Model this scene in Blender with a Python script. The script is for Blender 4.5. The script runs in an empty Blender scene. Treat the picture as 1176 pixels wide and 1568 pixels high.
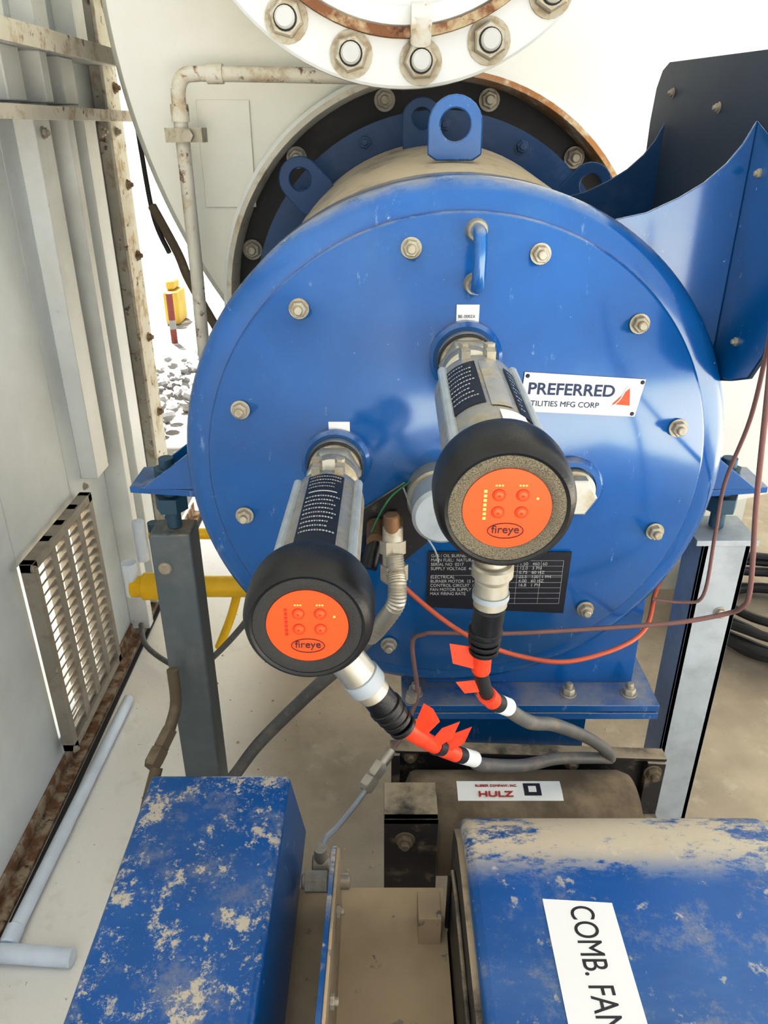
import bpy, bmesh, math, random
from mathutils import Vector, Matrix
random.seed(4)
sc=bpy.context.scene
sc.view_settings.view_transform='Standard'
sc.view_settings.exposure=0.0
try:
    sc.view_settings.use_curve_mapping=True
    cm=sc.view_settings.curve_mapping
    cv=cm.curves[3]
    cv.points.new(.22,.175);cv.points.new(.68,.74)
    cm.update()
except Exception as ex: print(ex)

# ---------------------------------------------------------------- materials
def paint(name,col,rough=.35,metal=0.,layers=(),var=.12,vscale=4,bump=0.,bscale=60,coat=0.):
    m=bpy.data.materials.new(name);m.use_nodes=True
    nt=m.node_tree;N=nt.nodes;Lk=nt.links
    bs=N['Principled BSDF']
    tc=N.new('ShaderNodeTexCoord')
    geo=N.new('ShaderNodeNewGeometry')
    sep=N.new('ShaderNodeSeparateXYZ');Lk.new(geo.outputs['Normal'],sep.inputs[0])
    sp=N.new('ShaderNodeSeparateXYZ');Lk.new(tc.outputs['Object'],sp.inputs[0])
    def noise(s,det=6,r=.6,st=None):
        n=N.new('ShaderNodeTexNoise');n.inputs['Scale'].default_value=s;n.inputs['Detail'].default_value=det
        n.inputs['Roughness'].default_value=r
        if st:
            mp=N.new('ShaderNodeMapping');mp.inputs['Scale'].default_value=st
            Lk.new(tc.outputs['Object'],mp.inputs['Vector']);Lk.new(mp.outputs[0],n.inputs['Vector'])
        else: Lk.new(tc.outputs['Object'],n.inputs['Vector'])
        return n.outputs['Fac']
    def mapr(src,lo,hi):
        n=N.new('ShaderNodeMapRange');n.interpolation_type='SMOOTHSTEP'
        n.inputs['From Min'].default_value=lo;n.inputs['From Max'].default_value=hi
        if lo>hi:
            n.inputs['From Min'].default_value=hi;n.inputs['From Max'].default_value=lo
            n.inputs['To Min'].default_value=1;n.inputs['To Max'].default_value=0
        Lk.new(src,n.inputs['Value']);return n.outputs['Result']
    def mul(a,b):
        n=N.new('ShaderNodeMath');n.operation='MULTIPLY'
        Lk.new(a,n.inputs[0])
        if isinstance(b,float): n.inputs[1].default_value=b
        else: Lk.new(b,n.inputs[1])
        return n.outputs[0]
    def mix(f,a,b):
        n=N.new('ShaderNodeMix');n.data_type='RGBA'
        Lk.new(f,n.inputs[0])
        for i,v in ((6,a),(7,b)):
            if isinstance(v,tuple): n.inputs[i].default_value=(*v,1)
            else: Lk.new(v,n.inputs[i])
        return n.outputs[2]
    c0=tuple(x*(1-var) for x in col);c1=tuple(min(1,x*(1+var)) for x in col)
    cur=mix(mapr(noise(vscale,4),.3,.7),c0,c1)
    rc=None
    for L in layers:
        f=mapr(noise(L['s'],L.get('d',8),L.get('r',.65),L.get('st')),L['lo'],L['hi'])
        if 'up' in L: f=mul(f,mapr(sep.outputs['Z'],L['up'][0],L['up'][1]))
        if 'y' in L: f=mul(f,mapr(sp.outputs['Y'],L['y'][0],L['y'][1]))
        if 'z' in L: f=mul(f,mapr(sp.outputs['Z'],L['z'][0],L['z'][1]))
        if 'x' in L: f=mul(f,mapr(sp.outputs['X'],L['x'][0],L['x'][1]))
        if 'a' in L: f=mul(f,float(L['a']))
        cur=mix(f,cur,L['c'])
        if rc is None:
            n=N.new('ShaderNodeValue');n.outputs[0].default_value=rough;rc=n.outputs[0]
        n=N.new('ShaderNodeMix');n.data_type='FLOAT'
        Lk.new(f,n.inputs[0]);Lk.new(rc,n.inputs[2]);n.inputs[3].default_value=.85
        rc=n.outputs[0]
    Lk.new(cur,bs.inputs['Base Color'])
    if rc is not None: Lk.new(rc,bs.inputs['Roughness'])
    else: bs.inputs['Roughness'].default_value=rough
    bs.inputs['Metallic'].default_value=metal
    if coat: bs.inputs['Coat Weight'].default_value=coat;bs.inputs['Coat Roughness'].default_value=.12
    if bump:
        b=N.new('ShaderNodeBump');b.inputs['Strength'].default_value=bump;b.inputs['Distance'].default_value=.004
        Lk.new(noise(bscale,4),b.inputs['Height']);Lk.new(b.outputs[0],bs.inputs['Normal'])
    return m
DUST=(.46,.38,.27);DUST2=(.54,.47,.36);RUST=(.16,.06,.02);BLUE=(.001,.105,.33)
M={}
M['blue']=paint('blue_enamel',BLUE,.20,layers=[
   dict(c=DUST,s=9,lo=.35,hi=.65,up=(.45,.98),a=.6),
   dict(c=(.06,.22,.40),s=5,lo=.5,hi=.78,a=.22),
   dict(c=(.38,.46,.56),s=26,lo=.60,hi=.70,r=.8,st=(1.6,1,.5),a=.40),
   dict(c=(.6,.68,.75),s=85,lo=.68,hi=.73,a=.65)],bump=.05,bscale=25,coat=.8)
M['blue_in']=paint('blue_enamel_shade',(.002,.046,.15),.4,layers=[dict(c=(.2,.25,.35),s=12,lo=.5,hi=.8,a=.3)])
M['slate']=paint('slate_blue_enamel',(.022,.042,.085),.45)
M['bluebox']=paint('blue_enamel_mud_splashed',(.0012,.092,.29),.28,layers=[
   dict(c=(.16,.25,.36),s=5,lo=.42,hi=.8,up=(.5,.9),a=.4),
   dict(c=DUST,s=12,lo=.50,hi=.68,up=(.4,.8),r=.8,a=.35),
   dict(c=DUST2,s=17,lo=.53,hi=.57,up=(.4,.8),r=.82,d=14,a=.85),
   dict(c=DUST2,s=45,lo=.57,hi=.62,up=(.4,.8),r=.8,a=.6),
   dict(c=DUST,s=90,lo=.60,hi=.68,a=.6)])
M['blueguard']=paint('blue_enamel_dusty',(.0012,.092,.29),.28,layers=[
   dict(c=(.16,.25,.36),s=3.5,lo=.38,hi=.78,up=(.3,.9),a=.55,st=(.5,1.4,1)),
   dict(c=DUST2,s=9,lo=.46,hi=.53,y=(.575,.635),r=.80,d=14,a=.9,st=(.6,1.3,1)),
   dict(c=DUST,s=20,lo=.50,hi=.68,up=(.3,.8),r=.8,a=.4),
   dict(c=DUST2,s=34,lo=.60,hi=.66,up=(.3,.8),a=.6),
   dict(c=DUST,s=90,lo=.64,hi=.7,a=.5)])
M['dustbody']=paint('dusty_steel_shell',(.07,.12,.20),.6,layers=[
   dict(c=(.42,.37,.29),s=5,lo=.2,hi=.5,up=(.15,.75)),
   dict(c=(.16,.11,.07),s=12,lo=.48,hi=.72,a=.55)])
WH=(.74,.75,.73)
M['white']=paint('white_enamel',WH,.45,layers=[
   dict(c=(.50,.45,.35),s=3,lo=.48,hi=.8,a=.45),
   dict(c=(.35,.2,.1),s=38,lo=.72,hi=.78,a=.7)],var=.04)
M['whiteboiler']=paint('cream_enamel',(.74,.73,.67),.4,layers=[
   dict(c=(.56,.50,.38),s=2.2,lo=.45,hi=.8,a=.45)],var=.03)
M['whiterust']=paint('white_enamel_rusting',(.64,.61,.54),.6,layers=[
   dict(c=(.42,.32,.2),s=18,lo=.50,hi=.68,a=.75),dict(c=RUST,s=34,lo=.58,hi=.68,a=.9)])
M['liprust']=paint('white_enamel_rust_rim',(.60,.57,.50),.6,layers=[
   dict(c=(.42,.32,.2),s=18,lo=.5,hi=.68,a=.7),dict(c=(.34,.17,.06),s=14,lo=.34,hi=.54,x=(.05,.25),z=(1.15,1.35),a=.95)])
M['rust']=paint('rust',(.20,.10,.05),.9,layers=[dict(c=(.42,.34,.24),s=25,lo=.42,hi=.6),dict(c=(.07,.03,.015),s=40,lo=.56,hi=.68)])
M['greywall']=paint('pale_grey_enamel',(.67,.71,.735),.45,layers=[dict(c=(.35,.31,.26),s=45,lo=.71,hi=.77,a=.6),dict(c=(.5,.48,.44),s=3,lo=.5,hi=.8,a=.35)],var=.06)
M['ribs']=paint('pale_ribbed_enamel',(.74,.755,.75),.45,layers=[dict(c=(.35,.27,.2),s=40,lo=.66,hi=.74,a=.7),dict(c=(.5,.46,.39),s=3,lo=.48,hi=.8,a=.4)],var=.06)
M['floor']=paint('dusty_concrete_lit_left',(.46,.395,.305),.85,layers=[
   dict(c=(.30,.24,.17),s=2.5,lo=.42,hi=.7,a=.6),
   dict(c=(.90,.88,.84),s=2,lo=0,hi=.25,x=(-.22,-.50),a=.97),  # pale towards the left: brightness from the open gap painted into the colour
   dict(c=(.66,.62,.54),s=9,lo=.55,hi=.78,a=.5),
   dict(c=(.18,.13,.085),s=60,lo=.64,hi=.71,a=.6)],bump=.3,bscale=70)
M['outside']=paint('sunlit_gravel',(.70,.66,.58),.9,layers=[dict(c=(.15,.145,.14),s=5,lo=.3,hi=.5,y=(2.6,3.2),a=.9)],bump=.3)
M['tan']=paint('tan_dust_coat',(.48,.38,.25),.8,layers=[dict(c=(.05,.07,.12),s=22,lo=.62,hi=.66,a=.75),dict(c=(.58,.47,.33),s=4,lo=.4,hi=.7,a=.6)],bump=.1)
M['nut']=paint('dusty_zinc',(.42,.39,.33),.5,.4,layers=[dict(c=(.38,.31,.22),s=60,lo=.45,hi=.65,a=.7)])
M['alu']=paint('cast_aluminium',(.50,.47,.41),.36,.6,layers=[dict(c=(.38,.32,.22),s=30,lo=.45,hi=.7,a=.65)])
M['grille']=paint('dusty_grey_enamel',(.33,.30,.25),.6,layers=[dict(c=(.26,.19,.12),s=25,lo=.5,hi=.7,a=.6)])
M['galv']=paint('galvanised_steel',(.40,.44,.48),.5,.2,layers=[dict(c=(.30,.32,.34),s=14,lo=.4,hi=.7,a=.6)])
M['greypost']=paint('grey_painted_steel',(.13,.155,.165),.5,.2,layers=[dict(c=(.25,.25,.24),s=10,lo=.4,hi=.75,a=.6),dict(c=DUST,s=20,lo=.4,hi=.6,up=(.5,.9))])
M['black']=paint('black_rubber',(.008,.008,.009),.34,layers=[dict(c=(.10,.085,.07),s=50,lo=.60,hi=.8,a=.3)],bump=.12,bscale=300)
M['blackplate']=paint('black_plate',(.012,.014,.022),.4)
M['blackframe']=paint('black_enamel_dusty',(.018,.016,.018),.5,layers=[dict(c=(.3,.24,.16),s=25,lo=.55,hi=.72,a=.6),dict(c=DUST,s=12,lo=.3,hi=.55,up=(.4,.9),a=.8)])
M['dark']=paint('mottled_black',(.018,.017,.017),.6,layers=[dict(c=(.14,.11,.08),s=8,lo=.55,hi=.8,a=.5)])
M['bezel']=paint('speckled_bezel',(.24,.215,.16),.5,.3,layers=[dict(c=(.10,.085,.06),s=1100,lo=.4,hi=.6,d=2,a=.8)],bump=.4,bscale=900)
M['bezel2']=paint('grained_black_bezel',(.05,.048,.045),.5,.1,bump=.5,bscale=900)
M['orange']=paint('orange_keypad',(.92,.10,.012),.35,var=.03)
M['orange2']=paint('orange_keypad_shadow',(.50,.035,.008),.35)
M['tape']=paint('orange_tape',(.85,.08,.025),.4,var=.2,vscale=60)
M['wt']=paint('white_label',(.80,.80,.78),.5,var=.02)
M['mark']=paint('grey_print',(.45,.45,.45),.5)
M['stud']=paint('pale_stud_end',(.50,.50,.48),.5,.1)
M['led']=paint('pale_led',(.95,.62,.18),.4)
M['ink']=paint('black_ink',(.02,.02,.03),.5)
M['navyink']=paint('navy_ink',(.015,.04,.12),.5)
M['red']=paint('red_ink',(.5,.03,.02),.5)
M['redpost']=paint('faded_red',(.16,.04,.03),.7)
M['yelfar']=paint('faded_yellow',(.40,.26,.05),.7)
M['stone']=paint('grey_stone',(.20,.20,.20),.8)
M['grayCable']=paint('grey_cable',(.12,.12,.12),.5,layers=[dict(c=(.28,.23,.17),s=40,lo=.45,hi=.7,a=.5)])
M['blackcable']=paint('black_cable',(.02,.02,.02),.45)
M['redcable']=paint('faded_red_cable',(.22,.12,.11),.6)
M['orangecable']=paint('orange_cable',(.50,.12,.06),.5)
M['greencable']=paint('green_cable',(.03,.22,.08),.5)
M['brown']=paint('dusty_brown',(.14,.105,.065),.8,layers=[dict(c=(.32,.25,.17),s=12,lo=.4,hi=.7,up=(.3,.9),a=.8)])
M['brass']=paint('rusty_brass',(.24,.14,.07),.5,.4)
M['yellow']=paint('yellow_enamel',(.88,.58,.01),.35)
M['pvc']=paint('pvc_white',(.70,.76,.85),.4)
M['teal']=paint('teal_enamel',(.03,.09,.14),.5)

# ---------------------------------------------------------------- builder
def frame(d):
    d=Vector(d).normalized()
    u=Vector((0,0,1)) if abs(d.z)<.9 else Vector((0,1,0))
    a=d.cross(u).normalized();b=a.cross(d).normalized()
    return d,a,b
class B:
    def __init__(s):
        s.bm=bmesh.new();s.mats=[];s.mi=0
    def m(s,k):
        if M[k] not in s.mats:s.mats.append(M[k])
        s.mi=s.mats.index(M[k]);return s
    def f(s,vs):
        try:
            F=s.bm.faces.new(vs);F.material_index=s.mi;F.smooth=True;return F
        except ValueError:return None
    def rings(s,R,cap0=True,cap1=True,closed=False):
        V=[[s.bm.verts.new(p) for p in r] for r in R]
        n=len(V[0])
        rng=range(len(V)) if closed else range(len(V)-1)
        for i in rng:
            a=V[i];b=V[(i+1)%len(V)]
            for j in range(n):
                s.f([a[j],a[(j+1)%n],b[(j+1)%n],b[j]])
        if not closed:
            if cap0:s.f(V[0][::-1])
            if cap1:s.f(V[-1])
        return s
    def lathe(s,o,axis,prof,n=48,cap0=True,cap1=True,ph=0.,closed=False):
        d,a,b=frame(axis);o=Vector(o);R=[]
        for r,h in prof:
            R.append([o+d*h+(a*math.cos(t)+b*math.sin(t))*max(r,1e-5) for t in [ph+2*math.pi*k/n for k in range(n)]])
        return s.rings(R,cap0,cap1,closed)
    def cyl(s,p,q,r,r2=None,n=24,bev=0.):
        p=Vector(p);q=Vector(q);L=(q-p).length;r2=r if r2 is None else r2
        pr=[(r,0),(r2,L)] if not bev else [(r-bev,0),(r,bev),(r2,L-bev),(r2-bev,L)]
        return s.lathe(p,q-p,pr,n)
    def box(s,a,b):
        x0,y0,z0=a;x1,y1,z1=b
        return s.rings([[(x0,y0,z0),(x1,y0,z0),(x1,y1,z0),(x0,y1,z0)],[(x0,y0,z1),(x1,y0,z1),(x1,y1,z1),(x0,y1,z1)]])
    def prism(s,poly,ex):
        ex=Vector(ex)
        return s.rings([[Vector(p) for p in poly],[Vector(p)+ex for p in poly]])
    def bolt(s,p,axis,r,k='nut',stud=True,hgt=None):
        d=Vector(axis).normalized();p=Vector(p);h=hgt or r*.7
        s.m(k);s.lathe(p,d,[(r*1.25,0),(r*1.25,r*.18)],20)
        s.lathe(p,d,[(r,r*.18),(r,r*.18+h*.85),(r*.88,r*.18+h)],6,ph=random.random()*3)
        if stud:s.lathe(p,d,[(r*.55,0),(r*.55,h*1.9),(r*.42,h*2.05)],14)
        return s
    def tube(s,pts,r,n=14,sub=8,smooth=True):
        P=[Vector(p) for p in pts];Q=[]
        if smooth and len(P)>2:
            for i in range(len(P)-1):
                p0=P[max(i-1,0)];p1=P[i];p2=P[i+1];p3=P[min(i+2,len(P)-1)]
                for k in range(sub):
                    t=k/sub
                    Q.append(.5*((2*p1)+(p2-p0)*t+(2*p0-5*p1+4*p2-p3)*t*t+(3*p1-p0-3*p2+p3)*t**3))
            Q.append(P[-1])
        else:Q=P
        R=[];ref=None
        for i,q in enumerate(Q):
            d=(Q[min(i+1,len(Q)-1)]-Q[max(i-1,0)]).normalized()
            if ref is None:_,a,_b=frame(d)
            else:a=(ref-d*ref.dot(d)).normalized()
            ref=a;b=d.cross(a)
            rr=r(i) if callable(r) else r
            R.append([q+(a*math.cos(2*math.pi*k/n)+b*math.sin(2*math.pi*k/n))*rr for k in range(n)])
        return s.rings(R)
    def done(s,name,parent=None,bevel=0.,seg=2,ang=35):
        bm=s.bm
        bmesh.ops.recalc_face_normals(bm,faces=bm.faces)
        for e in bm.edges:
            if len(e.link_faces)==2 and e.calc_face_angle(0)>math.radians(ang):e.smooth=False
        me=bpy.data.meshes.new(name);bm.to_mesh(me);bm.free()
        for m in s.mats:me.materials.append(m)
        o=bpy.data.objects.new(name,me);sc.collection.objects.link(o)
        if bevel:
            md=o.modifiers.new('bevel','BEVEL');md.width=bevel;md.segments=seg;md.limit_method='ANGLE';md.angle_limit=math.radians(40)
            md.harden_normals=False
        if parent:o.parent=parent
        return o
def empty(name,loc=(0,0,0)):
    o=bpy.data.objects.new(name,None);o.location=loc;o.empty_display_size=.05;sc.collection.objects.link(o);return o
def text(body,name,loc,size,mat,parent=None,rot=(math.pi/2,0,0),sx=1.,ext=.0004,align='LEFT',bold=0.):
    cu=bpy.data.curves.new(name,'FONT');cu.body=body;cu.size=size;cu.extrude=ext;cu.align_x=align;cu.offset=bold
    cu.materials.append(M[mat])
    o=bpy.data.objects.new(name,cu);o.location=loc;o.rotation_euler=rot;o.scale=(sx,1,1);sc.collection.objects.link(o)
    if parent:o.parent=parent
    return o

CX,CZ=.101,1.014
# ---------------------------------------------------------------- shell
b=B().m('floor');b.box((-.84,-.6,-.06),(2.2,4.2,0));b.done('floor')
b=B().m('outside');b.box((-30,-30,-.16),(30,60,-.06));b.done('ground')
b=B().m('greywall')
WX=-.80
for (y0,y1,z0,z1) in [(-4.,1.45,0,3.1),(1.45,1.78,0,.1),(1.45,1.78,.59,3.1),(1.78,2.5,0,3.1)]:  # run behind the camera and height up to the roof added to block sun
    b.box((WX-.03,y0,z0),(WX,y1,z1))
b.m('ribs')
for y0,y1,dx in [(1.86,1.95,.045),(2.02,2.06,.06),(2.17,2.26,.045)]:
    b.box((WX-.001,y0,.62 if y0<1.9 else .03),(WX+dx,y1,1.47))
    b.box((WX-.001,y0-.1,1.5),(WX+dx,y1-.1,1.60))
b.m('whiterust')
for y0,dx in ((1.945,.0455),(2.255,.0455)): b.box((WX,y0,.62),(WX+dx,y0+.006,1.47))
b.box((WX,2.40,.03),(WX+.035,2.5,3.0))
b.box((WX+.035,2.38,.03),(WX+.045,2.5,3.0))
b.done('wall_left',bevel=.004)
b=B().m('ribs');b.box((WX,-.3,1.476),(WX+.09,2.45,1.49));b.m('whiterust').box((WX+.09,-.3,1.465),(WX+.097,2.45,1.492))
b.m('ribs').box((WX,-.3,1.60),(WX+.14,2.45,1.62));b.m('whiterust').box((WX+.14,-.3,1.585),(WX+.147,2.45,1.622))
for y in (1.9,2.3,2.42):
    b.bolt((WX+.045,y,1.44),(1,0,0),.011)
b.m('ribs')
for y0 in (1.5,1.72,1.95,2.2):
    b.box((WX,y0,1.62),(WX+.05,y0+.08,2.5))
b.done('trim_1',bevel=.002)
b=B().m('rust');b.box((WX,-.3,0),(WX+.034,2.9,.012));b.box((WX,-.3,.012),(WX+.006,2.9,.05))
b.m('dark').box((WX+.036,-.3,0),(WX+.050,2.9,.004))  # dark gap beside the rust channel, drawn as a flat black strip
b.done('baseboard_left',bevel=.002)
b=B()
for z in (.35,.6,.85,1.1,1.3,1.55,1.75): b.bolt((WX+.045,2.46,z),(1,0,0),.012,'rust')
b.done('wall_flange_bolts')
g=empty('vent_grille')
b=B().m('grille')
gx=-.785
y0,y1,z0,z1=1.43,1.80,.08,.61
b.box((gx,y0,z0),(gx+.03,y0+.022,z1));b.box((gx,y1-.022,z0),(gx+.03,y1,z1))
b.box((gx,y0,z0),(gx+.03,y1,z0+.022));b.box((gx,y0,z1-.022),(gx+.03,y1,z1))
for ym in (1.535,1.615,1.70): b.box((gx,ym,z0),(gx+.024,ym+.028,z1))
n=19
for i in range(n):
    z=z0+.035+(z1-z0-.06)*i/(n-1)
    b.prism([(gx+.002,y0+.01,z-.019),(gx+.020,y0+.01,z+.004),(gx+.022,y0+.01,z+.001),(gx+.004,y0+.01,z-.022)],(0,y1-y0-.02,0))
b.done('louvred_frame',g,bevel=.0015)
b=B()
for y,z in ((y0,z1-.01),(y0,z0+.25),(y0,z0+.01),(y1-.03,z1+.03)): b.bolt((gx+.028,y,z),(1,0,0),.008)
b.done('screws',g)
b=B().m('white');b.box((-2.4,-.3,3.1),(2.3,5.5,3.15));b.done('added_shade_roof')  # unseen roof, added to keep direct sun off the equipment

# ---------------------------------------------------------------- boiler
bc=(.62,1.73);br=1.17;hc=(.107,1.106);hr=.44;by=1.75
b=B().m('whiteboiler');n=128
inner=[];o1=[]
for k in range(n):
    t=2*math.pi*k/n;dx,dz=math.cos(t),math.sin(t)
    inner.append((hc[0]+hr*dx,hc[1]+hr*dz))
    fx,fz=hc[0]-bc[0],hc[1]-bc[1]
    B_=fx*dx+fz*dz;C_=fx*fx+fz*fz-br*br
    tt=-B_+math.sqrt(B_*B_-C_);o1.append((hc[0]+tt*dx,hc[1]+tt*dz))
def sc2(p,r):
    return (bc[0]+(p[0]-bc[0])*r,bc[1]+(p[1]-bc[1])*r)
b.rings([[(p[0],by+.35,p[1]) for p in inner],[(p[0],by,p[1]) for p in inner],
  [(sc2(p,.985)[0],by,sc2(p,.985)[1]) for p in o1],[(p[0],by+.03,p[1]) for p in o1],[(p[0],3.6,p[1]) for p in o1]],cap0=True,cap1=True)
b.m('white')
hcv=(hc[0],by,hc[1])
b.lathe(hcv,(0,-1,0),[(.455,0),(.455,.045),(.447,.052)],96,False,False)
b.m('liprust').lathe(hcv,(0,-1,0),[(.447,.052),(.436,.055),(.430,.03),(.430,-.02)],96,False,False)
b.m('dark').lathe((hc[0],by+.06,hc[1]),(0,-1,0),[(.436,0),(.436,.04),(.30,.045)],96,True,False)
b.m('whiteboiler')
b.box((-.376,1.744,1.30),(-.27,1.75,1.50))
b.m('whiteboiler').box((.1,2.3,0),(1.2,2.5,.62))
boiler=b.done('boiler',bevel=.002)
b=B()
for k in range(12):
    t=math.radians(15+30*k)
    b.bolt((hc[0]+.408*math.cos(t),by+.015,hc[1]+.408*math.sin(t)),(0,-1,0),.017)
b.done('mounting_bolts',boiler)

f=empty('pipe_flange')
fc=(.031,1.40,1.845)
b=B().m('white')
b.lathe(fc,(0,-1,0),[(.255,-.348),(.255,0),(.338,0),(.341,.004),(.341,.034),(.337,.038),(.275,.038)],96,False,False)
b.m('rust').lathe(fc,(0,-1,0),[(.275,.038),(.275,.060),(.262,.062),(.262,.045)],96,False,False)
b.m('white').lathe(fc,(0,-1,0),[(.262,.045),(.258,.052),(.235,.055),(.232,.03),(.18,.03)],96,False,False)
b.m('galv').lathe(fc,(0,-1,0),[(.18,.03),(.175,.05),(.0,.05)],96,False,False)
b.done('flange',f)
b=B()
for k in range(18):
    t=math.radians(254.7+20*k)
    p=(fc[0]+.306*math.cos(t),fc[1]-.038,fc[2]+.306*math.sin(t))
    b.bolt(p,(0,-1,0),.026,'nut',False,.016)
    b.m('dark').lathe(p,(0,-1,0),[(.0175,0),(.0175,.0215)],20)
    b.m('stud').lathe(p,(0,-1,0),[(.015,0),(.015,.030),(.012,.033)],20)
b.done('bolts',f)
b=B().m('whiterust');b.cyl((.055,1.35,1.565),(.055,1.33,1.60),.016);b.cyl((.04,1.34,1.595),(.07,1.34,1.595),.02)
b.done('hinge_eye',f)

# ---------------------------------------------------------------- burner
bu=empty('burner')
RZ=1.0085
b=B().m('blue')
b.lathe((CX,1.0,RZ+.0035),(0,1,0),[(.344,0),(.348,.004),(.348,.010),(.368,.012),(.380,.019),(.385,.032),(.385,.135),(.378,.15),(.30,.15)],160)
b.done('drum_housing',bu,ang=50)
b=B().m('dustbody')
R=[]
for y,z,r in ((1.14,1.066,.323),(1.40,1.09,.322),(1.62,1.108,.318)):
    R.append([(.104+r*math.cos(2*math.pi*k/96),y,z+r*math.sin(2*math.pi*k/96)) for k in range(96)])
b.rings(R)
b.done('rear_shell',bu)
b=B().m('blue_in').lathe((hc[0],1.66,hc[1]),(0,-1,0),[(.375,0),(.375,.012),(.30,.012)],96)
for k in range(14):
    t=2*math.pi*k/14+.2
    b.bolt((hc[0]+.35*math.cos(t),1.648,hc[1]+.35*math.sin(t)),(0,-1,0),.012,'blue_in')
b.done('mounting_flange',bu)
b=B()
for k in range(12):
    t=math.radians(12.5+30*k)
    b.bolt((CX+.3105*math.cos(t),.999,CZ+.3105*math.sin(t)),(0,-1,0),.0105,'nut',True,.009)
b.done('face_nuts',bu)
def lug(b,x,y,z,w,h,th,ang=0.,hole=.5):
    n=24;out=[];inn=[]
    c,s_=math.cos(ang),math.sin(ang)
    cz=h-w/2
    for k in range(n):
        t=2*math.pi*k/n;dx,dz=math.cos(t),math.sin(t)
        if dz>=-1e-6: ox,oz=dx*w/2,cz+dz*w/2
        else:
            tt=min((w/2)/max(abs(dx),1e-6),cz/abs(dz));ox,oz=dx*tt,cz+dz*tt
        out.append((ox,oz));inn.append((dx*w/2*hole,cz+dz*w/2*hole))
    def W(p,yy):
        return (x+p[0]*c-p[1]*s_,yy,z+p[0]*s_+p[1]*c)
    b.rings([[W(p,y) for p in inn],[W(p,y) for p in out],[W(p,y+th) for p in out],[W(p,y+th) for p in inn]],closed=True)
b=B().m('blue')
lug(b,.107,1.29,1.405,.082,.09,.012,hole=.55)
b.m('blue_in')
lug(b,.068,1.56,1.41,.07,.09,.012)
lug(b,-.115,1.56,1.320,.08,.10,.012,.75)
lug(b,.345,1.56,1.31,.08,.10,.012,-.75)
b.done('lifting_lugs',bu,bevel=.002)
b=B().m('blue').tube([(.114,1.0,1.338),(.114,.968,1.338),(.114,.955,1.327),(.114,.955,1.285),(.114,.968,1.274),(.114,1.0,1.274)],.0085,sub=5)
b.m('nut').lathe((.114,1.0,1.338),(0,-1,0),[(.014,0),(.012,.012)],16);b.lathe((.114,1.0,1.274),(0,-1,0),[(.014,0),(.012,.012)],16)
b.done('handle',bu)
for sgn,nm in ((-1,'support_bracket_a'),(1,'support_bracket_b')):
    def X(v):return CX+sgn*v
    b=B().m('blue')
    b.prism([(X(.30),1.06,.94),(X(.497),1.09,.94),(X(.497),1.17,.94),(X(.30),1.20,.94)],(0,0,.010))
    for y in (1.08,1.165): b.prism([(X(.34),y,.95),(X(.475),y,.95),(X(.35),y,1.045)],(0,.008,0))
    b.m('teal').cyl((X(.445),1.125,.864),(X(.445),1.125,.985),.012)
    b.lathe((X(.445),1.125,.895),(0,0,1),[(.026,0),(.026,.026)],6);b.lathe((X(.445),1.125,.951),(0,0,1),[(.022,0),(.022,.018)],6)
    b.done(nm,bu,bevel=.001)
b=B().m('blue')
b.box((.072,1.055,.597),(.425,1.40,.80));b.prism([(.072,1.055,.80),(.425,1.055,.80),(.40,1.055,1.0),(.09,1.055,1.0)],(0,.14,0))
b.box((.03,.995,.584),(.455,1.45,.597))
b.box((.03,.995,.568),(.455,1.45,.581))
b.box((.07,1.05,.30),(.355,1.40,.568))
for x in (.052,.165,.31,.412): b.bolt((x,1.025,.597),(0,0,1),.011,'nut',True,.011)
b.done('air_duct',bu,bevel=.002)
b=B().m('blue')
prof=[(.290,1.335),(.302,1.344),(.34,1.352),(.379,1.370),(.408,1.388),(.432,1.410),(.448,1.432),(.460,1.458)]
fl=prof+[(.460,1.16),(.42,1.08),(.30,1.15)]
b.prism([(x,1.064,z) for x,z in fl],(0,.005,0))
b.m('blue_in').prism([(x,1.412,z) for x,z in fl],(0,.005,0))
b.prism([(.30,1.069,1.22),(.459,1.069,1.17),(.459,1.069,1.165),(.30,1.069,1.215)],(0,.343,0))
b.done('inlet_scoop_sides',bu,bevel=.001)
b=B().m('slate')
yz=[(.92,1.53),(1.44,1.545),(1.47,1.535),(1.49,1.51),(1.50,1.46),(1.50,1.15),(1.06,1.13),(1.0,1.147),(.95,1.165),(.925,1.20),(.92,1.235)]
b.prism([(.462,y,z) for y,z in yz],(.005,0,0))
b.m('blue').prism([(.4615,y,z) for y,z in [(.921,1.40),(1.066,1.458),(1.066,1.135),(1.0,1.149),(.95,1.167),(.926,1.201),(.921,1.236)]],(-.001,0,0))
for y,z in ((1.0,1.47),(1.2,1.475),(1.4,1.50),(1.03,1.40),(1.0,1.20)): b.bolt((.462,y,z),(-1,0,0),.006)
b.done('inlet_scoop_panel',bu,bevel=.001)

b=B()
def port(x,z,rb,rf,L,hexr):
    b.m('blue').lathe((x,1.0,z),(0,-1,0),[(rb+.004,0),(rb+.004,.006),(rb,.012),(rf+.003,.012),(rf+.003,.004)],40)
    b.m('alu').lathe((x,1.0,z),(0,-1,0),[(rf,0),(rf,L*.5),(rf*.93,L*.55)],40)
    b.lathe((x,1.0,z),(0,-1,0),[(hexr,L*.5),(hexr,L*.95),(hexr*.9,L)],6)
port(.265,.992,.042,.032,.040,.030)
b.m('alu').lathe((.078,1.0,.985),(0,-1,0),[(.046,0),(.046,.03),(.043,.034)],40)
b.m('galv').lathe((.078,.966,.985),(0,-1,0),[(.041,0),(.041,.045),(.036,.05)],40)
b.m('blackframe').prism([(-.035,.999,.955),(.029,.999,1.0),(.058,.999,.966),(.064,.999,.905),(.011,.999,.856),(-.027,.999,.89)],(0,-.006,0))
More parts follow.
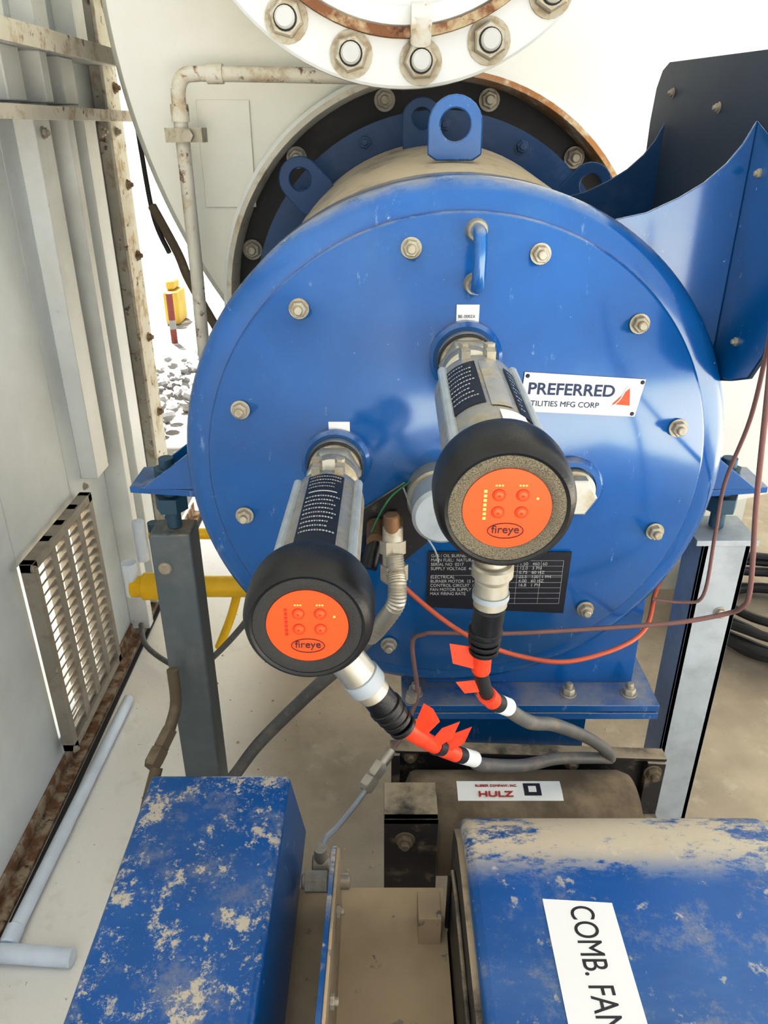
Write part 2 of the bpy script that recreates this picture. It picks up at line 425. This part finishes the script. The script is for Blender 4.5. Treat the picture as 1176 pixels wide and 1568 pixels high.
b.done('sight_ports',bu)
b=B().m('brass');b.cyl((-.012,.99,.935),(-.012,.95,.93),.013);b.lathe((.012,.99,.945),(0,-1,0),[(.015,0),(.015,.03)],6)
b.cyl((.012,.97,.94),(.012,.93,.94),.010);b.cyl((.010,.925,.985),(.012,.925,.955),.011,bev=.002)
b.m('nut').cyl((.012,.93,.965),(.012,.91,.905),.014,bev=.002);b.lathe((.012,.925,.945),(0,-.3,-1),[(.018,0),(.018,.018)],6)
b.lathe((.014,.912,.915),(0,-.2,-1),[(.019,0),(.019,.022),(.015,.026)],6)
b.m('black').cyl((-.02,.995,.905),(-.02,.955,.90),.015);b.cyl((-.012,.96,.925),(-.022,.935,.895),.012)
b.done('pilot_gas_elbow',bu)

dp=empty('data_plate');dp.parent=bu
b=B().m('blackplate').prism([(.066,.999,.887),(.279,.999,.886),(.277,.999,.778),(.065,.999,.789)],(0,-.002,0))
b.m('mark')
for i in range(9):
    z=.872-i*.0095
    b.box((.175,.9965,z-.0003),(.268,.997,z))
for x in (.175,.2,.235,.268): b.box((x,.9965,.796),(x+.0004,.997,.872))
b.box((.072,.9965,.846),(.268,.997,.8464))
b.done('plate',dp)
text("GAS / OIL BURNER DATA\nMAIN FUEL:  NATURAL GAS\nSERIAL NO  0217\nSUPPLY VOLTAGE  460\n\nELECTRICAL\nBURNER MOTOR  15 HP\nCONTROL CIRCUIT  120\nFAN MOTOR SUPPLY  460\nMAX FIRING RATE",'plate_text',(.07,.9965,.878),.0074,'mark',dp,ext=.0001,sx=.9)
text("1.50   460  60\n12.0   3 PH\n0.75   60 HZ\n22.5   120  1 PH\n4.00   60 HZ\n16.8   1 PH",'plate_values',(.203,.9965,.864),.0074,'mark',dp,ext=.0001)
nmp=empty('name_plate');nmp.parent=bu
b=B().m('wt').prism([(.187,.999,1.160),(.349,.999,1.150),(.341,.999,1.098),(.183,.999,1.106)],(0,-.002,0))
b.m('tape').prism([(.308,.9965,1.116),(.332,.9965,1.114),(.329,.9965,1.138)],(0,-.0006,0))
b.m('wt').tube([(.306,.9955,1.112),(.317,.9955,1.122),(.326,.9955,1.142)],.0007)
for x,z in ((.191,1.155),(.345,1.146),(.337,1.102),(.187,1.110)): b.m('ink').lathe((x,.997,z),(0,-1,0),[(.003,0),(.002,.001)],10)
b.done('plate',nmp)
text("PREFERRED",'plate_title',(.192,.9965,1.1305),.0225,'navyink',nmp,rot=(math.pi/2,math.radians(2),0),sx=1.04,bold=.0004)
text("UTILITIES MFG CORP",'plate_subtitle',(.190,.9965,1.1140),.0108,'navyink',nmp,rot=(math.pi/2,math.radians(2),0),sx=1.0)
for i,(x,z,s1) in enumerate(((.093,1.220,"BE-0002X"),(-.076,1.062,"BE-0001X"))):
    t=empty('equipment_tag');b=B().m('wt').box((x,.9975,z),(x+.029,.9995,z+.028));b.done('sticker',t)
    text(s1,'tag_text',(x+.002,.997,z+.0115),.0055,'ink',t,ext=.0001)
    t.parent=bu

# ---------------------------------------------------------------- flame scanners
def scanner(loc,front,rb):
    e=empty('flame_scanner',loc)
    v=Vector(front)-Vector(loc)
    e.rotation_euler=(v.to_track_quat('-Y','Z')).to_euler()
    b=B().m('blue').lathe((0,0,0),(0,-1,0),[(.048,.001),(.048,.010),(.043,.015),(.038,.012)],48)
    b.m('alu')
    b.lathe((0,-.001,0),(0,-1,0),[(.036,0),(.038,.02),(.038,.030),(.034,.036)],40)
    b.lathe((0,0,0),(0,-1,0),[(.036,.036),(.037,.040),(.037,.058),(.034,.062)],6)
    b.lathe((0,0,0),(0,-1,0),[(.030,.06),(.034,.066),(.034,.088),(.028,.094),(.020,.096),(.020,.145)],40)
    b.m('bezel2').lathe((0,0,0),(0,-1,0),[(.0375,.030),(.0385,.031),(.0385,.035),(.037,.036)],40,False,False)
    b.done('mounting_union',e)
    b=B().m('alu').lathe((0,0,0),(0,-1,0),[(.024,.115),(.026,.118),(.026,.135),(.030,.14),(rb-.002,.145),(rb,.150),(rb,.375)],48)
    for s_ in (-1,1):
        b.box((s_*.014-.005,-.158,rb-.012),(s_*.014+.005,-.120,rb+.006))
        b.m('nut').lathe((s_*.014,-.138,rb+.004),(0,0,1),[(.006,0),(.006,.006)],6);b.m('alu')
    b.m('galv')
    for a in (35,145):
        t=math.radians(a);p=Vector((math.cos(t)*(rb+.001),-.15,math.sin(t)*(rb+.001)))
        b.cyl(p,p+Vector((0,-.22,0)),.0055,n=10)
    b.done('body',e)
    b=B()
    def patch(a0,a1,y0,y1,rr,k):
        b.m(k)
        n=10
        A=[math.radians(a0+(a1-a0)*i/n) for i in range(n+1)]
        vs0=[b.bm.verts.new((math.cos(t)*rr,-y0,math.sin(t)*rr)) for t in A]
        vs1=[b.bm.verts.new((math.cos(t)*rr,-y1,math.sin(t)*rr)) for t in A]
        for i in range(n): b.f([vs0[i],vs0[i+1],vs1[i+1],vs1[i]])
    def lines(a0,a1,y0,n,st,th):
        for i in range(n):
            a=a1-2
            end=a0+random.uniform(2,14)
            while a>end:
                w=random.uniform(1.2,3.2)
                patch(a-w,a,y0+st*i,y0+st*i+th,rb+.0012,'mark');a-=w+1.3
    if rb<.046:
        patch(62,118,.165,.350,rb+.0008,'blackplate')
        lines(64,116,.172,4,.010,.0030);patch(70,112,.216,.2195,rb+.0012,'mark')
        lines(64,116,.230,9,.011,.0036)
    else:
        patch(98,150,.172,.30,rb+.0008,'blackplate')
        lines(100,148,.180,9,.012,.0034)
        patch(68,93,.175,.31,rb+.001,'alu');patch(55,86,.322,.352,rb+.0014,'wt');patch(36,60,.18,.32,rb+.0012,'blackplate')
        lines(38,58,.19,10,.012,.003)
    b.done('rating_label',e)
    b=B().m('black').lathe((0,0,0),(0,-1,0),[(.040,.365),(.054,.367),(.059,.373),(.0605,.383),(.0605,.405),(.0595,.417),(.0565,.426),(.052,.4300),(.0495,.429),(.0492,.424)],72,True,False)
    b.m('bezel' if rb>.046 else 'bezel2').lathe((0,0,0),(0,-1,0),[(.0495,.424),(.0492,.4285),(.040,.4292),(.0365,.426)],72,False,False)
    b.m('orange').lathe((0,0,0),(0,-1,0),[(.0370,.424),(.0370,.4275)],72)
    b.done('head_ring',e,ang=60)
    b=B()
    fy=-.4275
    for x,z in ((-.0075,.013),(.012,.013),(-.0075,-.003),(.012,-.003)):
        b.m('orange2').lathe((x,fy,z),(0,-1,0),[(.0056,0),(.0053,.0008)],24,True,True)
        b.m('orange').lathe((x,fy,z),(0,-1,0),[(.0049,.0006),(.0036,.0022),(.0,.0026)],24,True,False)
        b.m('red').lathe((x,fy-.0018,z),(0,-1,0),[(.0011,0.0006),(.0008,.0012)],8)
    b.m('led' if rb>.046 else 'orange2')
    for i in range(7): b.box((-.0200,fy-.0007,.0155-i*.0042),(-.0174,fy,.018-i*.0042))
    b.m('led')
    b.lathe((.0245,fy,.010),(0,-1,0),[(.0012,0),(.001,.0006)],8)
    for x in (-.010,-.0075,-.005,.0095,.012,.0145): b.box((x-.0009,fy-.0004,.0212),(x+.0007,fy,.0226))
    b.m('ink')
    R1=[(.015*math.cos(2*math.pi*k/40),fy-.0006,-.0205+.0072*math.sin(2*math.pi*k/40)) for k in range(41)]
    b.tube(R1,.00035,n=6,smooth=False)
    b.done('keypad',e)
    text("fireye",'keypad_text',(0,fy-.0003,-.0228),.0105,'ink',e,align='CENTER',ext=.0003)
    return e
scanner((.1067,1.0,1.181),(.102,.57,1.167),.047)
scanner((-.0669,1.0,1.0324),(-.0689,.57,1.05),.0435)

b=B()
b.m('alu');b.cyl((.103,.635,1.125),(.103,.63,1.062),.015);b.cyl((.103,.63,1.082),(.103,.63,1.068),.020,bev=.002)
b.cyl((.103,.63,1.066),(.103,.63,1.034),.0165,bev=.002)
b.m('galv').cyl((.103,.63,1.050),(.103,.63,1.044),.018)
b.m('black').cyl((.103,.63,1.034),(.101,.635,.992),.0155,bev=.002)
for i in range(4): b.cyl((.101,.635,1.004-.008*i),(.101,.635,.999-.008*i),.0175-.0008*i,bev=.001)
b.m('blackcable').tube([(.101,.635,.99),(.100,.637,.975),(.102,.650,.937),(.115,.67,.89),(.138,.70,.85)],.008)
b.m('grayCable').tube([(.138,.70,.85),(.18,.74,.79),(.224,.78,.749),(.294,.85,.662),(.345,.905,.585),(.361,.925,.550)],.009)
b.m('tape').cyl((.100,.637,.975),(.101,.645,.945),.010);b.cyl((.112,.666,.895),(.122,.682,.873),.0105)
b.prism([(.098,.638,.978),(.066,.636,.985),(.070,.634,.962),(.1,.64,.948)],(0,-.0008,0))
b.prism([(.108,.655,.925),(.076,.650,.925),(.086,.650,.910),(.112,.66,.905)],(0,-.0008,0))
b.m('ink').cyl((.123,.684,.871),(.132,.694,.858),.0106);b.m('wt').cyl((.132,.694,.858),(.145,.707,.842),.0108)
b.done('scanner_cable')
b=B()
A=Vector((-.052,.625,.996));D=Vector((.012,.630,.893))
def P(t):return A+(D-A)*t
b.m('alu').cyl(P(-.2),P(.15),.015);b.cyl(P(.1),P(.5),.019,bev=.002);b.m('galv').cyl(P(.42),P(.56),.0205,bev=.001)
b.m('alu').cyl(P(.56),P(.66),.0175)
b.m('black').cyl(P(.62),P(1.0),.0165,bev=.002)
for i in range(4): b.cyl(P(.82+.09*i),P(.87+.09*i),.0185-.001*i,bev=.001)
b.m('tape').tube([(.018,.632,.885),(.033,.64,.862),(.062,.67,.815),(.085,.69,.785)],.0095)
for s0 in ((.050,.655,.835),(.066,.672,.812)):
    v=Vector(s0)
    b.prism([v,v+Vector((.014,0,.022)),v+Vector((.034,.004,.028)),v+Vector((.026,0,.008)),v+Vector((.012,0,-.004))],(0,-.0008,0))
b.prism([(.03,.638,.868),(.042,.64,.905),(.052,.638,.899),(.060,.64,.880),(.045,.645,.855)],(0,-.0008,0))
b.m('ink').cyl((.058,.665,.821),(.066,.673,.812),.0102)
b.m('ink').cyl((.085,.69,.785),(.094,.70,.773),.0098);b.m('wt').cyl((.094,.70,.773),(.112,.72,.748),.010)
b.m('grayCable').tube([(.112,.72,.748),(.125,.735,.724),(.192,.80,.658),(.254,.86,.612),(.32,.90,.575),(.361,.925,.550)],.009)
b.done('scanner_cable.001')

b=B().m('orangecable').tube([(.012,.925,.90),(.026,.97,.847),(.089,.95,.797),(.146,.93,.770),(.206,.93,.746),(.275,.93,.737),(.364,.97,.734),(.423,1.03,.729),(.452,1.09,.753),(.47,1.12,.76)],.0038)
b.done('orange_wire')
b=B().m('redcable').tube([(.42,.84,1.32),(.427,.85,1.243),(.451,.9,1.13),(.485,1,.997),(.502,1.03,.896),(.514,1.05,.778),(.49,1.06,.757),(.441,1.07,.757)],.0028)
b.tube([(.425,.85,1.26),(.436,.85,1.202),(.482,.9,1.023),(.514,.92,.872),(.517,.935,.83),(.502,.95,.808),(.44,.955,.79),(.355,.96,.778),(.25,.96,.770),(.169,.96,.766),(.08,.965,.764),(.061,.97,.758),(.044,.98,.733),(.054,.98,.637),(.045,.975,.60),(.034,.97,.564),(.012,.95,.541)],.0036)
b.done('sensing_line')
b=B().m('alu').cyl((.045,.975,.64),(.043,.975,.625),.009);b.cyl((.012,.95,.543),(-.004,.93,.532),.009)
b.lathe((-.004,.93,.532),(-.03,-.04,-.02),[(.013,0),(.013,.02),(.010,.024),(.014,.028),(.014,.045),(.009,.05)],6)
b.m('galv').tube([(-.02,.905,.52),(-.043,.87,.51),(-.07,.82,.515),(-.085,.79,.525),(-.09,.76,.527),(-.088,.74,.535)],.0042)
b.m('nut').cyl((-.10,.745,.53),(-.075,.745,.53),.012,bev=.002);b.cyl((-.088,.745,.51),(-.088,.745,.56),.009)
b.done('air_sensing_tube')
b=B().m('alu').tube([(.014,.912,.93),(.016,.900,.91),(.018,.885,.895),(.015,.88,.870),(-.007,.90,.820),(-.020,.92,.79)],lambda i:.0122+.0012*(i%2),sub=14)
b.m('grayCable').tube([(-.020,.92,.79),(-.058,.97,.709),(-.133,1.05,.572),(-.228,1.07,.445),(-.30,1.07,.34),(-.377,1.06,.289)],.0115)
b.done('pilot_gas_hose')
b=B().m('greencable').tube([(.036,.985,1.006),(.010,.96,.995),(-.007,.95,.970),(-.021,.96,.930)],.0014,n=8)
b.m('galv').tube([(.027,.99,.996),(.046,.94,.965),(.070,.94,.924),(.078,.96,.891)],.0014,n=8)
b.done('ground_wire')
b=B().m('brown').tube([(-.362,1.06,.62),(-.361,1.05,.56),(-.365,1.02,.535),(-.375,.97,.51)],.010)
b.m('brown').lathe((-.366,1.01,.530),(-.25,-1,-.3),[(.014,0),(.014,.03),(.011,.035),(.016,.04),(.016,.06),(.012,.07)],6)
b.tube([(-.375,.95,.505),(-.385,.90,.46),(-.39,.86,.40)],.010)
b.done('fuel_hose')

# ---------------------------------------------------------------- posts
b=B().m('greypost')
b.box((-.381,1.095,0),(-.313,1.155,.862))
b.m('nut').cyl((-.36,1.09,.80),(-.36,1.1,.80),.012)
b.done('support_post',bevel=.004)
b=B().m('galv')
b.box((.515,1.085,0),(.59,1.093,.855));b.box((.515,1.085,0),(.523,1.16,.855));b.box((.582,1.085,0),(.59,1.16,.855))
b.m('galv').box((.50,1.08,.85),(.60,1.17,.86))
b.bolt((.565,1.085,.72),(0,-1,0),.009)
b.done('support_post.001',bevel=.002)

# ---------------------------------------------------------------- fan assembly
b=B().m('blackframe')
b.prism([(.015,.96,.40),(.46,.96,.385),(.455,.96,.525),(.018,.96,.545)],(0,.01,0))
b.prism([(.010,.945,.541),(.462,.945,.522),(.462,.97,.522),(.010,.97,.541)],(0,0,.006))
b.prism([(.012,.94,.40),(.026,.94,.40),(.026,.94,.541),(.012,.94,.541)],(0,.02,0))
b.prism([(.43,.94,.385),(.46,.94,.385),(.46,.94,.522),(.43,.94,.524)],(0,.02,0))
b.box((.012,.93,.40),(.46,.96,.41))
for x,z in ((.043,.528),(.31,.512),(.44,.505)): b.bolt((x,.958 if x<.4 else .94,z),(0,-1,0),.012,'brown')
b.done('fan_frame',bevel=.001)
mo=empty('fan_motor')
b=B().m('brown').lathe((.03,.875,.465),(1,0,0),[(.05,0),(.075,.012),(.078,.02),(.078,.345),(.072,.36),(.05,.36)],64)
b.done('casing',mo)
b=B()
def mpatch(x0,x1,a0,a1,r,k):
    b.m(k);A=[math.radians(a0+(a1-a0)*i/8) for i in range(9)]
    u=[b.bm.verts.new((x0,.875-r*math.cos(t),.465+r*math.sin(t))) for t in A]
    w=[b.bm.verts.new((x1,.875-r*math.cos(t),.465+r*math.sin(t))) for t in A]
    for i in range(8): b.f([u[i],u[i+1],w[i+1],w[i]])
mpatch(.112,.272,70,96,.0788,'wt');mpatch(.214,.240,76,92,.0794,'ink');mpatch(.221,.233,80,88,.0798,'wt')
b.done('maker_label',mo)
text("RUBBER COMPANY, INC.",'label_text',(.140,.871,.5445),.0058,'red',mo,rot=(math.radians(4),0,0))
text("HULZ",'label_title',(.143,.853,.5430),.013,'red',mo,rot=(math.radians(10),0,0),sx=1.6,bold=.0002)
b=B().m('blackframe');b.box((.0,.79,.40),(.078,.80,.565));b.box((0,.79,.555),(.078,.86,.565))
b.bolt((.03,.79,.525),(0,-1,0),.012,'brown')
b.done('motor_bracket',bevel=.002)

gd=empty('fan_coupling_guard')
b=B()
yz=[(.05,.70),(.60,.70),(.640,.699),(.665,.694),(.685,.684),(.70,.668),(.706,.645),(.706,.40),(.05,.40)]
b.m('blueguard');b.prism([(.095,y,z) for y,z in yz],(.375,0,0))
o=b.done('cover',gd,bevel=.010,seg=3)
b=B().m('blackframe')
yz2=[(.05,.685),(.60,.685),(.655,.68),(.69,.66),(.70,.62),(.70,.40),(.05,.40)]
b.prism([(.088,y,z) for y,z in yz2],(.008,0,0))
b.tube([(.085,.05,.64),(.085,.60,.64),(.085,.655,.625),(.085,.68,.59),(.085,.685,.48)],.003,smooth=False)
b.done('side_flange',gd)
b=B().m('wt').prism([(.172,.561,.7003),(.246,.556,.7003),(.246,.28,.7003),(.172,.28,.7003)],(0,0,.0012))
b.done('name_label',gd)
text("COMB. FAN",'label_text',(.199,.553,.7019),.036,'ink',gd,rot=(0,0,-math.pi/2),sx=.70,ext=.0002)

b=B().m('bluebox')
b.rings([[(-.325,.05,.53),(-.112,.05,.53),(-.112,.80,.53),(-.325,.80,.53)],[(-.322,.05,.65),(-.130,.05,.65),(-.130,.792,.65),(-.322,.792,.65)]])
b.done('motor_terminal_box',bevel=.007,ang=30).modifiers['bevel'].segments=3
b=B().m('tan')
b.box((-.30,.05,.46),(.085,.745,.48));b.box((-.30,.05,.30),(-.285,.745,.46));b.box((.07,.05,0),(.085,.745,.46));b.box((-.30,.05,0),(-.28,.12,.3))
b.box((-.30,.72,.0),(-.24,.74,.46))
b.box((-.26,.05,.48),(-.135,.78,.529))
b.m('blueguard').prism([(-.068,.20,.48),(-.068,.715,.48),(-.068,.715,.60),(-.068,.70,.615),(-.068,.45,.665),(-.068,.20,.70)],(.006,0,0))
b.m('tan').prism([(-.062,.20,.48),(-.062,.712,.48),(-.062,.712,.60),(-.062,.70,.612),(-.062,.45,.662),(-.062,.20,.697)],(.004,0,0))
b.m('nut').cyl((-.11,.70,.55),(-.045,.70,.55),.010,bev=.002);b.lathe((-.105,.70,.55),(1,0,0),[(.015,0),(.015,.03)],6)
b.bolt((-.059,.62,.60),(1,0,0),.008);b.bolt((-.059,.5,.62),(1,0,0),.008)
b.m('tan').box((.045,.66,.48),(.075,.70,.53))
b.done('equipment_skid',bevel=.002)

# ---------------------------------------------------------------- pipes and cables left/back
b=B().m('whiterust')
b.tube([(.0,1.65,1.535),(-.30,1.65,1.54),(-.352,1.65,1.54),(-.375,1.65,1.535),(-.386,1.65,1.515),(-.388,1.65,1.48),(-.388,1.65,1.2),(-.39,1.65,1.0),(-.385,1.65,.70)],.0135,sub=10)
b.cyl((-.33,1.65,1.54),(-.30,1.65,1.54),.017);b.cyl((-.388,1.65,1.49),(-.388,1.65,1.46),.017)
b.m('nut').box((-.415,1.625,1.425),(-.345,1.675,1.45));b.lathe((-.37,1.62,1.437),(0,-1,0),[(.012,0),(.012,.012)],6)
b.done('vent_pipe')
b=B().m('blackcable').tube([(-.625,2.2,1.70),(-.631,2.2,1.56),(-.60,2.1,1.42),(-.561,2.0,1.259),(-.52,1.95,1.18)],.006)
b.m('brown').tube([(-.561,2.0,1.28),(-.50,1.95,1.18),(-.466,1.9,1.122),(-.414,1.9,1.012),(-.38,1.88,.95),(-.36,1.85,.85)],.011)
b.m('grayCable').tube([(-.76,2.0,.06),(-.715,1.9,.049),(-.60,1.8,.05),(-.50,1.7,.13),(-.357,1.6,.33),(-.3,1.55,.45)],.008)
b.done('conduit_run')
b=B().m('yellow').cyl((-.69,1.8,.325),(-.20,1.8,.325),.030);b.cyl((-.66,1.8,.325),(-.61,1.8,.325),.038,bev=.003)
b.cyl((-.655,1.9,.435),(-.40,1.9,.435),.016)
b.m('teal').box((-.60,1.88,.42),(-.585,1.9,.50));b.cyl((-.64,1.9,.40),(-.64,1.9,.47),.017)
b.m('pvc').cyl((-.665,1.85,.38),(-.665,1.85,.50),.016);b.cyl((-.69,1.8,.30),(-.69,1.8,.40),.02)
b.m('yellow').tube([(-.472,1.8,.12),(-.43,1.8,.22),(-.405,1.8,.30),(-.397,1.8,.341)],.012)
b.done('yellow_gas_pipe')
b=B().m('pvc').cyl((-.735,.975,.02),(-.714,1.70,.02),.0145,bev=.003)
b.cyl((-.748,.955,.02),(-.60,.945,.02),.018,bev=.003)
b.cyl((-.736,.97,.02),(-.736,1.01,.02),.018,bev=.003)
b.done('drain_pipe')
b=B().m('blackcable')
for i in range(7):
    r=.22+random.uniform(-.035,.035);cx,cy=1.25+random.uniform(-.03,.03),2.05+random.uniform(-.03,.03);z=.025+.022*i
    b.tube([(cx+r*math.cos(2*math.pi*k/24),cy+r*math.sin(2*math.pi*k/24),z+random.uniform(-.006,.006)) for k in range(25)],.014,sub=3,n=10)
b.done('hose_coil')
b=B().m('redpost').cyl((-1.64,6,-.06),(-1.64,6,.32),.025);b.m('stone').cyl((-1.64,6,.05),(-1.64,6,.12),.026)
b.done('marker_post')
b=B().m('yelfar');b.box((-1.86,6.6,-.06),(-1.74,6.9,.22));b.box((-1.84,6.65,.22),(-1.77,6.85,.30))
b.done('yellow_bin',bevel=.02)
b=B().m('stone')
for i in range(110):
    p=Vector((-1.36+random.gauss(0,.12),4.5+random.gauss(0,.4),-.05+random.random()*.10));r=random.uniform(.02,.045)
    b.lathe(p,(random.random()-.5,random.random()-.5,1),[(r*.4,-r*.7),(r,-r*.2),(r*.9,r*.3),(r*.3,r*.7)],7,ph=random.random())
b.done('rubble_pile',ang=10)
b=B().m('tan')
for i in range(160):
    p=Vector((random.uniform(-.6,.7),random.uniform(.9,2.3),0));r=random.uniform(.002,.005)
    b.lathe(p,(0,0,1),[(r,0),(r*.8,r*.5),(r*.2,r*.8)],6,ph=random.random())
b.done('floor_gravel')

# ---------------------------------------------------------------- light
w=bpy.data.worlds.new('sky');sc.world=w;w.use_nodes=True
bg=w.node_tree.nodes['Background'];bg.inputs[0].default_value=(.93,.97,1,1);bg.inputs[1].default_value=1.55
s=bpy.data.lights.new('sun','SUN');s.energy=32;s.angle=math.radians(1.5);s.color=(1,.97,.91)
so=bpy.data.objects.new('sun',s);sc.collection.objects.link(so)
so.rotation_euler=Vector((.45,-.8,-1.5)).to_track_quat('-Z','Y').to_euler()
# ---------------------------------------------------------------- camera
cam=bpy.data.cameras.new('camera');co=bpy.data.objects.new('camera',cam);sc.collection.objects.link(co)
co.location=(0,0,1.45);co.rotation_euler=(math.radians(63.5),0,0)
cam.sensor_fit='VERTICAL';cam.sensor_height=24;cam.lens=24*1180/1568;cam.clip_start=.02
sc.camera=co
